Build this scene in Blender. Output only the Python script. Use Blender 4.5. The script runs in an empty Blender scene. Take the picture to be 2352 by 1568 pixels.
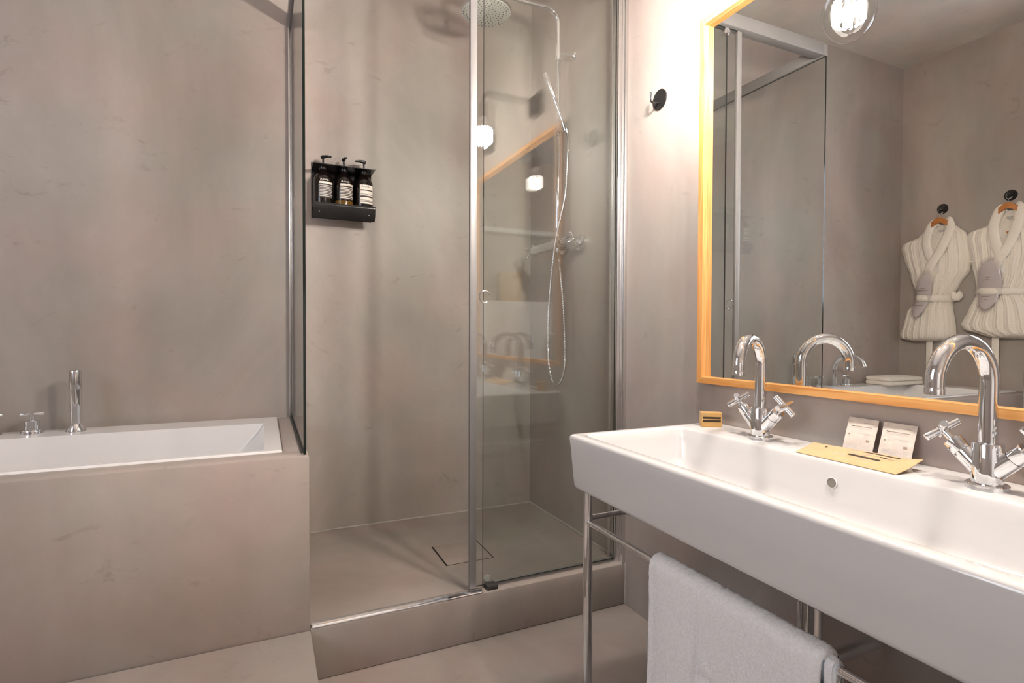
import bpy, bmesh, math, random
from mathutils import Vector, Matrix, noise
random.seed(7)
PI = math.pi
S = bpy.context.scene
COL = S.collection

# ------------------------------------------------------------------ camera
YAW, PITCH, ROLL = math.radians(24.562), math.radians(1.0401), math.radians(0.1771)
F = Vector((math.sin(YAW)*math.cos(PITCH), math.cos(YAW)*math.cos(PITCH), -math.sin(PITCH)))
Rr = Vector((math.cos(YAW), -math.sin(YAW), 0)); Uu = Rr.cross(F)
cr, sr = math.cos(ROLL), math.sin(ROLL)
Rv = cr*Rr + sr*Uu; Uv = -sr*Rr + cr*Uu
cd = bpy.data.cameras.new('camera'); cam = bpy.data.objects.new('camera', cd); COL.objects.link(cam)
m3 = Matrix((Rv, Uv, -F)).transposed()
cam.matrix_world = Matrix.Translation((-1.3, 0, 1.08)) @ m3.to_4x4()
cd.sensor_width = 36; cd.lens = 1247.45/2352*36; cd.clip_start = 0.02
S.camera = cam

# ------------------------------------------------------------------ world, exposure
BULB = 1040.0          # radiance of the lamp filaments
SKY = 7.6             # daylight outside the clerestory window
w = bpy.data.worlds.new('sky'); S.world = w; w.use_nodes = True
bg = w.node_tree.nodes['Background']
bg.inputs[0].default_value = (0.80, 0.87, 1.0, 1); bg.inputs[1].default_value = SKY
pl = bpy.data.lights.new('window_portal', 'AREA'); pl.shape = 'RECTANGLE'; pl.size = 1.3; pl.size_y = 1.3
pl.cycles.is_portal = True
po = bpy.data.objects.new('window_portal', pl); COL.objects.link(po)
po.location = (-3.31, 0.75, 1.95); po.rotation_euler = (math.radians(90), 0, math.radians(-90))
pl2 = bpy.data.lights.new('far_window_portal', 'AREA'); pl2.shape = 'RECTANGLE'; pl2.size = 2.1; pl2.size_y = 1.7
pl2.cycles.is_portal = True
po2 = bpy.data.objects.new('far_window_portal', pl2); COL.objects.link(po2)
po2.location = (-1.55, -4.27, 1.55); po2.rotation_euler = (math.radians(90), 0, math.radians(180))
S.view_settings.view_transform = 'Standard'; S.view_settings.look = 'None'
S.view_settings.gamma = 1; S.view_settings.use_curve_mapping = False
S.view_settings.exposure = 0.0
S.cycles.transparent_max_bounces = 32
S.cycles.max_bounces = 14; S.cycles.diffuse_bounces = 3; S.cycles.glossy_bounces = 8

# ------------------------------------------------------------------ materials
def newmat(name):
    m = bpy.data.materials.new(name); m.use_nodes = True
    nt = m.node_tree; b = nt.nodes['Principled BSDF']
    return m, nt, b
def N(nt, t, **kw):
    n = nt.nodes.new(t)
    for k, v in kw.items(): setattr(n, k, v)
    return n
def simple(name, col, rough=0.5, metal=0.0, spec=0.5, coat=0.0, sheen=0.0):
    m, nt, b = newmat(name)
    b.inputs['Base Color'].default_value = (*col, 1); b.inputs['Roughness'].default_value = rough
    b.inputs['Metallic'].default_value = metal; b.inputs['Specular IOR Level'].default_value = spec
    b.inputs['Coat Weight'].default_value = coat; b.inputs['Coat Roughness'].default_value = 0.04
    b.inputs['Sheen Weight'].default_value = sheen
    return m
def ramp(nt, stops):
    r = N(nt, 'ShaderNodeValToRGB'); e = r.color_ramp.elements
    while len(e) > 2: e.remove(e[-1])
    for i, (p, c) in enumerate(stops):
        if i < 2: e[i].position = p; e[i].color = (*c, 1)
        else:
            x = e.new(p); x.color = (*c, 1)
    return r
def cement(name, dark, mid, light, rough=0.42, bump=0.08, spec=0.45, seed=0.0):
    m, nt, b = newmat(name); L = nt.links.new
    geo = N(nt, 'ShaderNodeNewGeometry')
    mp = N(nt, 'ShaderNodeMapping'); mp.inputs['Location'].default_value = (seed, seed*1.7, seed*.6)
    mp.inputs['Scale'].default_value = (1, 1, 0.62)
    L(geo.outputs['Position'], mp.inputs['Vector'])
    n1 = N(nt, 'ShaderNodeTexNoise'); n1.inputs['Scale'].default_value = 1.5; n1.inputs['Detail'].default_value = 7
    n1.inputs['Roughness'].default_value = .62; n1.inputs['Distortion'].default_value = .5
    L(mp.outputs[0], n1.inputs['Vector'])
    r1 = ramp(nt, [(0.32, dark), (0.68, light), (0.5, mid)])
    L(n1.outputs[0], r1.inputs[0])
    # warm / pink clouds
    n2 = N(nt, 'ShaderNodeTexNoise'); n2.inputs['Scale'].default_value = 2.6; n2.inputs['Detail'].default_value = 5
    mp2 = N(nt, 'ShaderNodeMapping'); mp2.inputs['Location'].default_value = (3.1+seed, 1.7, 5.2); L(geo.outputs['Position'], mp2.inputs['Vector'])
    L(mp2.outputs[0], n2.inputs['Vector'])
    r2 = ramp(nt, [(0.40, (.985, 1.0, .99)), (0.64, (1.05, .965, .955))])
    L(n2.outputs[0], r2.inputs[0])
    mx = N(nt, 'ShaderNodeMix', data_type='RGBA', blend_type='MULTIPLY'); mx.inputs[0].default_value = 1
    L(r1.outputs[0], mx.inputs[6]); L(r2.outputs[0], mx.inputs[7])
    # trowel marks
    mp3 = N(nt, 'ShaderNodeMapping'); mp3.inputs['Scale'].default_value = (5.5, 5.5, 8.5); mp3.inputs['Rotation'].default_value = (0.25, 0.2, 0.1)
    L(geo.outputs['Position'], mp3.inputs['Vector'])
    n3 = N(nt, 'ShaderNodeTexNoise'); n3.inputs['Scale'].default_value = 1; n3.inputs['Detail'].default_value = 9
    n3.inputs['Roughness'].default_value = .68; n3.inputs['Distortion'].default_value = 1.4
    L(mp3.outputs[0], n3.inputs['Vector'])
    r3 = ramp(nt, [(0.28, (.78, .76, .74)), (0.385, (1, 1, 1)), (0.62, (1, 1, 1)), (0.75, (1.07, 1.06, 1.05))])
    L(n3.outputs[0], r3.inputs[0])
    mx2 = N(nt, 'ShaderNodeMix', data_type='RGBA', blend_type='MULTIPLY'); mx2.inputs[0].default_value = 1
    L(mx.outputs[2], mx2.inputs[6]); L(r3.outputs[0], mx2.inputs[7])
    mp4 = N(nt, 'ShaderNodeMapping'); mp4.inputs['Scale'].default_value = (3.4, 3.4, .30); mp4.inputs['Location'].default_value = (seed+2, 5, seed)
    L(geo.outputs['Position'], mp4.inputs['Vector'])
    n5 = N(nt, 'ShaderNodeTexNoise'); n5.inputs['Scale'].default_value = 1; n5.inputs['Detail'].default_value = 4; n5.inputs['Distortion'].default_value = .3
    L(mp4.outputs[0], n5.inputs['Vector'])
    r5 = ramp(nt, [(.36, (.93, .93, .93)), (.60, (1.03, 1.025, 1.02))]); L(n5.outputs[0], r5.inputs[0])
    mx3 = N(nt, 'ShaderNodeMix', data_type='RGBA', blend_type='MULTIPLY'); mx3.inputs[0].default_value = 1
    L(mx2.outputs[2], mx3.inputs[6]); L(r5.outputs[0], mx3.inputs[7])
    L(mx3.outputs[2], b.inputs['Base Color'])
    n4 = N(nt, 'ShaderNodeTexNoise'); n4.inputs['Scale'].default_value = 9; n4.inputs['Detail'].default_value = 8
    L(geo.outputs['Position'], n4.inputs['Vector'])
    bp = N(nt, 'ShaderNodeBump'); bp.inputs['Strength'].default_value = bump; bp.inputs['Distance'].default_value = .02
    L(n4.outputs[0], bp.inputs['Height']); L(bp.outputs[0], b.inputs['Normal'])
    rr = N(nt, 'ShaderNodeMapRange'); rr.inputs[3].default_value = rough-.08; rr.inputs[4].default_value = rough+.14
    L(n1.outputs[0], rr.inputs[0]); L(rr.outputs[0], b.inputs['Roughness'])
    b.inputs['Specular IOR Level'].default_value = spec
    return m
M = {}
M['cement'] = cement('microcement', (.305, .268, .240), (.362, .320, .288), (.420, .375, .340))
M['cement_floor'] = cement('microcement_floor', (.255, .222, .198), (.312, .274, .246), (.368, .325, .293), rough=.5, seed=4.0)
M['plaster'] = cement('ceiling_plaster', (.54, .50, .455), (.58, .54, .49), (.62, .58, .53), rough=.7, spec=.25, bump=.02, seed=9.0)
M['ceramic'] = simple('white_ceramic', (.71, .695, .68), .07, spec=.5, coat=.35)
M['acrylic'] = simple('white_acrylic', (.80, .78, .76), .16, spec=.45)
M['chrome'] = simple('chrome', (.82, .84, .87), .045, 1.0)
M['chrome_soft'] = simple('worn_chrome', (.70, .70, .70), .14, 1.0)
M['alu'] = simple('satin_aluminium', (.80, .79, .79), .26, 1.0)
M['alu_light'] = simple('pale_aluminium', (.25, .24, .238), .42, .35)
M['black'] = simple('black_metal', (.012, .011, .011), .24)
M['dark_rubber'] = simple('dark_rubber', (.03, .027, .024), .6)
M['black_plastic'] = simple('black_plastic', (.010, .010, .010), .25)
M['amber'] = simple('dark_amber_plastic', (.008, .005, .004), .10, spec=.55)
M['amber_oil'] = simple('amber_liquid', (.13, .065, .006), .12)
M['cream'] = simple('cream_paper', (.80, .74, .66), .6)
M['ink'] = simple('dark_ink', (.035, .022, .012), .6)
M['ink_soft'] = simple('faded_ink', (.36, .28, .21), .7)
M['grey_text'] = simple('pale_print', (.50, .48, .46), .6)
M['drain'] = simple('overflow_grey', (.22, .20, .175), .35)
M['seal'] = simple('silicone_seal', (.40, .365, .335), .5)
M['white'] = simple('white_paint', (.78, .77, .75), .5)
M['gap'] = simple('dark_gap', (.012, .01, .008), .8)
M['showerface'] = simple('pale_shower_face', (.62, .62, .58), .35)
def cloth_mat(name, col, scale, strength, stripes=None):
    m, nt, b = newmat(name); L = nt.links.new
    geo = N(nt, 'ShaderNodeNewGeometry')
    n = N(nt, 'ShaderNodeTexNoise'); n.inputs['Scale'].default_value = scale; n.inputs['Detail'].default_value = 4
    L(geo.outputs['Position'], n.inputs['Vector'])
    r = ramp(nt, [(.25, tuple(c*.86 for c in col)), (.7, col)]); L(n.outputs[0], r.inputs[0])
    L(r.outputs[0], b.inputs['Base Color'])
    bp = N(nt, 'ShaderNodeBump'); bp.inputs['Strength'].default_value = strength; bp.inputs['Distance'].default_value = .006
    L(n.outputs[0], bp.inputs['Height']); L(bp.outputs[0], b.inputs['Normal'])
    b.inputs['Roughness'].default_value = .95; b.inputs['Specular IOR Level'].default_value = .1
    b.inputs['Sheen Weight'].default_value = .25
    return m
M['terry'] = cloth_mat('white_terry', (.93, .92, .91), 230, .3)
M['robe'] = cloth_mat('cream_terry', (.90, .835, .735), 260, .3)
M['slipper'] = simple('mauve_felt', (.66, .60, .59), .8)
def wood_mat(name, c1, c2, axis):
    m, nt, b = newmat(name); L = nt.links.new
    geo = N(nt, 'ShaderNodeNewGeometry'); mp = N(nt, 'ShaderNodeMapping')
    sc = [55, 55, 55]; sc[axis] = 3.5
    mp.inputs['Scale'].default_value = sc; L(geo.outputs['Position'], mp.inputs['Vector'])
    n = N(nt, 'ShaderNodeTexNoise'); n.inputs['Scale'].default_value = 1; n.inputs['Detail'].default_value = 5; n.inputs['Distortion'].default_value = 1.2
    L(mp.outputs[0], n.inputs['Vector'])
    r = ramp(nt, [(.34, c1), (.62, c2)]); L(n.outputs[0], r.inputs[0]); L(r.outputs[0], b.inputs['Base Color'])
    b.inputs['Roughness'].default_value = .45
    return m
M['pine_h'] = wood_mat('pine_along', (.56, .235, .055), (.70, .36, .12), 1)
M['pine_v'] = wood_mat('pine_upright', (.56, .235, .055), (.70, .36, .12), 2)
M['hanger_wood'] = wood_mat('hanger_beech', (.42, .15, .035), (.52, .20, .05), 1)
M['kraft'] = cloth_mat('kraft_board', (.56, .33, .115), 90, .12)
M['kraft_pale'] = cloth_mat('kraft_paper', (.66, .44, .23), 60, .15)
M['sachet'] = cloth_mat('sachet_paper', (.74, .66, .58), 70, .15)
M['paperbag'] = cloth_mat('brown_bag_paper', (.55, .37, .20), 40, .2)
def glass_mat(name, tint, base=.045):
    """clear sheet glass: tinted transmission plus a Schlick reflection, the same from every side"""
    m = bpy.data.materials.new(name); m.use_nodes = True; nt = m.node_tree; nt.nodes.clear(); L = nt.links.new
    out = N(nt, 'ShaderNodeOutputMaterial'); mix = N(nt, 'ShaderNodeMixShader')
    tr = N(nt, 'ShaderNodeBsdfTransparent'); tr.inputs[0].default_value = (*tint, 1)
    gl = N(nt, 'ShaderNodeBsdfGlossy'); gl.inputs['Roughness'].default_value = 0.0
    lw = N(nt, 'ShaderNodeLayerWeight'); lw.inputs[0].default_value = .5
    p = N(nt, 'ShaderNodeMath', operation='POWER'); p.inputs[1].default_value = 5
    k = N(nt, 'ShaderNodeMath', operation='MULTIPLY_ADD'); k.inputs[1].default_value = .92; k.inputs[2].default_value = base
    L(lw.outputs['Facing'], p.inputs[0]); L(p.outputs[0], k.inputs[0]); L(k.outputs[0], mix.inputs[0])
    L(tr.outputs[0], mix.inputs[1]); L(gl.outputs[0], mix.inputs[2]); L(mix.outputs[0], out.inputs[0])
    return m
M['glass'] = glass_mat('green_sheet_glass', (.972, .982, .974), .075)
M['clear'] = glass_mat('clear_thin_glass', (.97, .97, .97), .04)
M['globe'] = glass_mat('bulb_globe_glass', (.97, .97, .97), .06)
M['film'] = glass_mat('clear_plastic_film', (.93, .92, .92), .10)
M['glass_edge'] = simple('glass_cut_edge', (.002, .007, .0055), .12)
def mirror_mat():
    m = bpy.data.materials.new('mirror_silver'); m.use_nodes = True; nt = m.node_tree; nt.nodes.clear()
    out = N(nt, 'ShaderNodeOutputMaterial'); gl = N(nt, 'ShaderNodeBsdfGlossy')
    gl.inputs[0].default_value = (.84, .85, .83, 1); gl.inputs['Roughness'].default_value = 0
    nt.links.new(gl.outputs[0], out.inputs[0]); return m
M['mirror'] = mirror_mat()
def emit_mat(name, col, s):
    m = bpy.data.materials.new(name); m.use_nodes = True; nt = m.node_tree; nt.nodes.clear()
    out = N(nt, 'ShaderNodeOutputMaterial'); e = N(nt, 'ShaderNodeEmission')
    e.inputs[0].default_value = (*col, 1); e.inputs[1].default_value = s
    nt.links.new(e.outputs[0], out.inputs[0]); return m
M['filament'] = emit_mat('lit_filament', (1.0, .905, .83), BULB)

# ------------------------------------------------------------------ mesh builder
class MB:
    def __init__(s): s.v = []; s.f = []; s.m = []
    def add(s, vs, fs, mi=0):
        o = len(s.v); s.v += [Vector(p) for p in vs]
        for f in fs: s.f.append([i+o for i in f]); s.m.append(mi)
        return s
    def box(s, x0, x1, y0, y1, z0, z1, mi=0, bev=0.0, seg=2, mat=None):
        bm = bmesh.new(); bmesh.ops.create_cube(bm, size=1)
        for v in bm.verts: v.co = Vector(((x0+x1)/2+v.co.x*(x1-x0), (y0+y1)/2+v.co.y*(y1-y0), (z0+z1)/2+v.co.z*(z1-z0)))
        if bev: bmesh.ops.bevel(bm, geom=bm.edges[:], offset=bev, segments=seg, affect='EDGES', profile=.5)
        bm.verts.index_update()
        vs = [(mat @ v.co) if mat else v.co.copy() for v in bm.verts]
        s.add(vs, [[v.index for v in f.verts] for f in bm.faces], mi); bm.free(); return s
    def loft(s, rings, cap0=True, cap1=True, mi=0, wrap=True):
        n = len(rings[0]); vs = [p for r in rings for p in r]; fs = []
        for i in range(len(rings)-1):
            for j in range(n if wrap else n-1):
                a, b = i*n+j, i*n+(j+1) % n
                fs.append([a, b, b+n, a+n])
        if cap0: fs.append(list(range(n))[::-1])
        if cap1: fs.append([(len(rings)-1)*n+j for j in range(n)])
        return s.add(vs, fs, mi)
    def tube(s, pts, r, seg=16, mi=0, cap=True):
        pts = [Vector(p) for p in pts]; n = len(pts); rs = r if isinstance(r, (list, tuple)) else [r]*n
        rings = []; up = None
        for i, p in enumerate(pts):
            t = (pts[min(i+1, n-1)]-pts[max(i-1, 0)])
            if t.length < 1e-9: t = pts[-1]-pts[0]
            t.normalize()
            if up is None:
                up = Vector((0, 0, 1)) if abs(t.z) < .9 else Vector((1, 0, 0))
            up = (up - t*up.dot(t)).normalized(); sd = t.cross(up)
            rings.append([p+rs[i]*(math.cos(a)*up+math.sin(a)*sd) for a in (2*PI*k/seg for k in range(seg))])
        return s.loft(rings, cap, cap, mi)
    def lathe(s, prof, org=(0, 0, 0), axis=(0, 0, 1), seg=32, mi=0, cap=True):
        ax = Vector(axis).normalized(); up = Vector((1, 0, 0)) if abs(ax.x) < .9 else Vector((0, 1, 0))
        up = (up-ax*up.dot(ax)).normalized(); sd = ax.cross(up); o = Vector(org)
        rings = [[o+ax*h+max(r, 1e-5)*(math.cos(a)*up+math.sin(a)*sd) for a in (2*PI*k/seg for k in range(seg))] for r, h in prof]
        return s.loft(rings, cap, cap, mi)
    def quad(s, p, u, v, mi=0):
        p, u, v = Vector(p), Vector(u), Vector(v)
        return s.add([p, p+u, p+u+v, p+v], [[0, 1, 2, 3]], mi)
    def grid(s, fn, nu, nv, mi=0):
        vs = [fn(i/nu, j/nv) for i in range(nu+1) for j in range(nv+1)]
        fs = [[i*(nv+1)+j, (i+1)*(nv+1)+j, (i+1)*(nv+1)+j+1, i*(nv+1)+j+1] for i in range(nu) for j in range(nv)]
        return s.add(vs, fs, mi)
    def build(s, name, mats, parent=None, org=(0, 0, 0), smooth=True, angle=35, recalc=True):
        if not isinstance(mats, (list, tuple)): mats = [mats]
        o = Vector(org); me = bpy.data.meshes.new(name)
        me.from_pydata([tuple(p-o) for p in s.v], [], s.f)
        for m in mats: me.materials.append(M[m] if isinstance(m, str) else m)
        me.polygons.foreach_set('material_index', s.m)
        if recalc:
            bm = bmesh.new(); bm.from_mesh(me); bmesh.ops.recalc_face_normals(bm, faces=bm.faces); bm.to_mesh(me); bm.free()
        if smooth:
            me.shade_smooth(); me.set_sharp_from_angle(angle=math.radians(angle))
        me.update()
        ob = bpy.data.objects.new(name, me); COL.objects.link(ob)
        if parent is not None: ob.parent = parent
        else: ob.location = o
        return ob
def root(name, loc, label, cat, group=None, rz=0):
    e = bpy.data.objects.new(name, None); COL.objects.link(e); e.location = loc; e.rotation_euler = (0, 0, rz)
    e.empty_display_size = .05
    return tag(e, label, cat, group)
def tag(o, label, cat, group=None):
    o['label'] = label; o['category'] = cat
    if group: o['group'] = group
    return o
def struct(o):
    o['kind'] = 'structure'; return o
def rrect(x0, x1, y0, y1, z, r, n=5):
    pts = []
    for cx, cy, a0 in ((x1-r, y1-r, 0), (x0+r, y1-r, 90), (x0+r, y0+r, 180), (x1-r, y0+r, 270)):
        for k in range(n+1):
            a = math.radians(a0+90*k/n); pts.append(Vector((cx+r*math.cos(a), cy+r*math.sin(a), z)))
    return pts
def arc(c, u, v, r, a0, a1, n):
    c, u, v = Vector(c), Vector(u), Vector(v)
    return [c+r*(math.cos(a)*u+math.sin(a)*v) for a in (math.radians(a0+(a1-a0)*k/n) for k in range(n+1))]
def smooth_path(pts, n=8):
    P = [Vector(p) for p in pts]; P = [2*P[0]-P[1]]+P+[2*P[-1]-P[-2]]; out = []
    for i in range(1, len(P)-2):
        for k in range(n):
            t = k/n; a, b, c, d = P[i-1], P[i], P[i+1], P[i+2]
            out.append(.5*((2*b)+(-a+c)*t+(2*a-5*b+4*c-d)*t*t+(-a+3*b-3*c+d)*t**3))
    out.append(P[-2]); return out
def text2d(s, size):
    cu = bpy.data.curves.new('t', 'FONT'); cu.body = s; cu.size = size; cu.resolution_u = 2
    ob = bpy.data.objects.new('t', cu); COL.objects.link(ob)
    dg = bpy.context.evaluated_depsgraph_get(); me = bpy.data.meshes.new_from_object(ob.evaluated_get(dg))
    vs = [(v.co.x, v.co.y) for v in me.vertices]; fs = [list(p.vertices) for p in me.polygons]
    bpy.data.objects.remove(ob); bpy.data.curves.remove(cu); bpy.data.meshes.remove(me)
    return vs, fs

# ------------------------------------------------------------------ room shell
XL, YB, YR, ZC = -3.25, 2.609, -1.10, 3.126
STEP = 0.163
YF = -4.20         # far wall of the room behind the half partition
struct(MB().box(XL-.1, .1, YF-.1, YB+.1, -.1, 0).build('floor', 'cement_floor'))
struct(MB().box(XL-.1, .1, YF-.1, YB+.1, ZC, ZC+.1).build('ceiling', 'plaster'))
struct(MB().box(0, .1, YF, YB, 0, ZC).build('wall_right', 'cement'))
struct(MB().box(XL-.1, .1, YB, YB+.1, 0, ZC).build('wall_back', 'cement'))
WY0, WY1, WZ0, WZ1 = .10, 1.40, 1.30, 2.60
wl = MB().box(XL-.1, XL, YF, WY0, 0, ZC).box(XL-.1, XL, WY1, YB, 0, ZC).box(XL-.1, XL, WY0, WY1, 0, WZ0).box(XL-.1, XL, WY0, WY1, WZ1, ZC)
struct(wl.build('wall_left', 'cement'))
struct(MB().box(-2.35, 0, YR-.12, YR, 0, 2.70).build('wall_rear', 'cement'))
# window in the left wall
wf = MB()
for a in (WY0, (WY0+WY1)/2-.02, WY1-.04): wf.box(XL-.08, XL-.03, a, a+.04, WZ0, WZ1, bev=.003)
for a in (WZ0, WZ1-.04): wf.box(XL-.075, XL-.035, WY0, WY1, a, a+.04, bev=.003)
wo = struct(wf.build('window_1', 'white'))
for a, b in ((WY0+.04, (WY0+WY1)/2-.02), ((WY0+WY1)/2+.02, WY1-.04)):
    MB().box(XL-.06, XL-.052, a, b, WZ0+.04, WZ1-.04).build('window_pane', 'clear', wo)
# far wall of the room behind, with a wide window
FX0, FX1, FZ0, FZ1 = -2.6, -.5, .7, 2.4
wf = MB().box(XL-.1, FX0, YF-.1, YF, 0, ZC).box(FX1, .1, YF-.1, YF, 0, ZC).box(FX0, FX1, YF-.1, YF, 0, FZ0).box(FX0, FX1, YF-.1, YF, FZ1, ZC)
struct(wf.build('wall_far', 'cement'))
wf = MB()
for a in (FX0, -1.47, FX1-.04): wf.box(a, a+.04, YF-.08, YF-.03, FZ0, FZ1, bev=.003)
for a in (FZ0, FZ1-.04): wf.box(FX0, FX1, YF-.075, YF-.035, a, a+.04, bev=.003)
wo = struct(wf.build('window_2', 'white'))
for a, b in ((FX0+.04, -1.47), (-1.43, FX1-.04)):
    MB().box(a, b, YF-.06, YF-.052, FZ0+.04, FZ1-.04).build('window_pane', 'clear', wo)
# raised platform in front of the tub, shower base, tub surround
def rough_box(mb, *a, bev=.006): return mb.box(*a, bev=bev, seg=2)
struct(rough_box(MB(), XL, -1.173, -.75, 1.758, 0, STEP).build('trim_1', 'cement_floor'))
cb = MB(); rough_box(cb, -1.175, 0, 1.757, YB, 0, STEP); struct(cb.build('trim_2', 'cement_floor'))
ts = MB()
rough_box(ts, XL, -1.175, 1.76, 1.846, STEP-.01, .70)
rough_box(ts, -1.246, -1.175, 1.84, YB, STEP-.01, .6995)
rough_box(ts, XL, -1.24, 2.584, YB, STEP-.01, .699)
rough_box(ts, XL, -3.19, 1.84, 2.59, STEP-.01, .699)
struct(ts.build('trim_3', 'cement'))
# silicone beads
def bead(name, pts, r):
    P = smooth_path(pts, 6)
    for i, p in enumerate(P):
        d = noise.noise_vector(p*6)*.0035; p += Vector((d.x if abs(p.x) < .01 else 0, 0, max(0, d.z)))
    return struct(MB().tube(P, r, 8).build(name, 'seal'))
bead('trim_4', [(-.001, 1.83, STEP), (-.003, 2.0, STEP+.002), (-.001, 2.2, STEP+.004), (-.004, 2.4, STEP+.001), (-.001, 2.606, STEP)], .006)
bead('trim_5', [(-1.17, YB-.001, STEP), (-.8, YB-.002, STEP+.002), (-.4, YB-.001, STEP), (-.002, YB-.001, STEP)], .004)
bead('trim_6', [(-.002, 1.755, .003), (-.001, 1.754, .08), (-.002, 1.755, STEP)], .0045)

# ------------------------------------------------------------------ bathtub
TX0, TX1, TY0, TY1, TZ = -3.188, -1.248, 1.848, 2.582, .705
tb = MB(); rings = [rrect(TX0, TX1, TY0, TY1, .60, .01), rrect(TX0, TX1, TY0, TY1, TZ-.006, .01), rrect(TX0+.004, TX1-.004, TY0+.004, TY1-.004, TZ, .01)]
for f, z, r in ((0, TZ, .012), (.012, TZ-.004, .012), (.06, TZ-.03, .014), (.3, .60, .022), (.7, .42, .035), (.93, .315, .045), (1.0, .295, .06), (1.12, .287, .07)):
    rings.append(rrect(TX0+.17+.16*f, -1.300-.275*f, TY0+.022+.05*f, 2.418-.035*f, z, r))
tb.loft(rings, False, True)
bathtub = tag(tb.build('bathtub', 'acrylic', None, (-2.2, 2.2, .6)), 'white built-in bathtub with a sloping end, set into the taupe cement surround', 'bathtub')

# deck mixer on the tub ledge
TLZ = TZ
def cross(mb, c, ax, L, r, hub=.009, mi=0, rot=45):
    """two crossed bars perpendicular to ax"""
    ax = Vector(ax).normalized(); u = Vector((0, 0, 1)) if abs(ax.z) < .9 else Vector((1, 0, 0))
    u = (u-ax*u.dot(ax)).normalized(); v = ax.cross(u); c = Vector(c)
    for k in (0, 1):
        a = math.radians(rot+90*k); d = math.cos(a)*u+math.sin(a)*v
        mb.tube([c-d*L/2, c-d*(L/2-.0015), c+d*(L/2-.0015), c+d*L/2], [r*.85, r, r, r*.85], 12, mi)
    mb.tube([c-ax*hub, c+ax*hub*.6, c+ax*(hub*.6+.002)], [r*1.25, r*1.25, r*.8], 12, mi)
def tub_handle(x, y, label, rot):
    t = root('bath_tap_handle', (x, y, TLZ), label, 'bath tap', 'tap handles on the bath ledge')
    MB().lathe([(.0335, 0), (.0335, .011), (.0315, .014), (.024, .0145)]).build('flange', 'chrome', t)
    vb_ = MB().lathe([(.0225, .014), (.0225, .046), (.0205, .0485), (.007, .049), (.007, .068)]).build('valve_body', 'chrome', t)
    mb = MB(); cross(mb, (0, 0, .071), (0, 0, 1), .068, .0058, rot=rot); mb.build('cross_handle', 'chrome', vb_)
    return t
tub_handle(-2.066, 2.512, 'chrome cross-head bath tap on the tub ledge, just left of the upright hand shower', 8)
tub_handle(-2.185, 2.512, 'chrome cross-head bath tap second from the upright hand shower', 20)
tub_handle(-2.47, 2.512, 'chrome cross-head bath tap beyond the curved bath spout, nearest the folded towel', 8)
t = root('bath_hand_shower', (-1.937, 2.505, TLZ), 'slim chrome hand shower standing upright in its socket on the tub ledge', 'hand shower')
MB().lathe([(.031, 0), (.031, .003), (.019, .027), (.017, .029)]).build('socket', 'chrome', t)
MB().lathe([(.0165, .029), (.0175, .055), (.019, .11), (.0195, .158)]).build('grip', 'chrome', t)
MB().lathe([(.0196, .158), (.0202, .160), (.0202, .222), (.0190, .226), (.015, .227)]).build('spray_head', 'chrome_soft', t)
t = root('bath_spout', (-2.34, 2.512, TLZ), 'tall curved chrome bath spout on the tub ledge, seen in the mirror', 'spout')
MB().lathe([(.032, 0), (.032, .008), (.018, .010)]).build('flange', 'chrome', t)
MB().tube([(0, 0, .008), (0, 0, .115)] + arc((0, -.108, .115), (0, 1, 0), (0, 0, 1), .108, 4, 162, 22), .0175, 20).build('spout_pipe', 'chrome', t)
# folded towel on the tub corner
tw = MB()
def fold_layer(z0, z1, dx, dy, sx, sy):
    rs = []
    for k, (ins, z) in enumerate(((.012, z0), (.002, z0+.004), (0, (z0+z1)/2), (.002, z1-.004), (.012, z1))):
        rs.append([Vector((p.x*1+dx, p.y+dy, z+.003*noise.noise(Vector((p.x*9, p.y*9, k))))) for p in rrect(-sx+ins, sx-ins, -sy+ins, sy-ins, 0, .03, 5)])
    tw.loft(rs)
for i in range(2): fold_layer(.001+i*.029, .030+i*.029, random.uniform(-.006, .006), random.uniform(-.006, .006), .19-.004*i, .095)
o = tag(tw.build('folded_towel', 'robe', None, (0, 0, 0)), 'small white towel folded flat on the far corner of the tub ledge', 'towel')
o.location = (-2.92, 2.455, TLZ); o.rotation_euler = (0, 0, .06)

# ------------------------------------------------------------------ shower enclosure
GT = 2.41          # top of the glass
def pane(x0, x1, y0, y1, z0, z1, parent, org, thin):
    """sheet glass with dark cut edges; thin = axis of its thickness"""
    mb = MB().box(x0, x1, y0, y1, z0, z1)
    for i, f in enumerate(mb.f):
        a, b, c = (mb.v[k] for k in f[:3]); n = (b-a).cross(c-a).normalized()
        mb.m[i] = 0 if abs(n[thin]) > .9 else 1
    return mb.build('glass_pane', ['glass', 'glass_edge'], parent, org, smooth=False)
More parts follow.
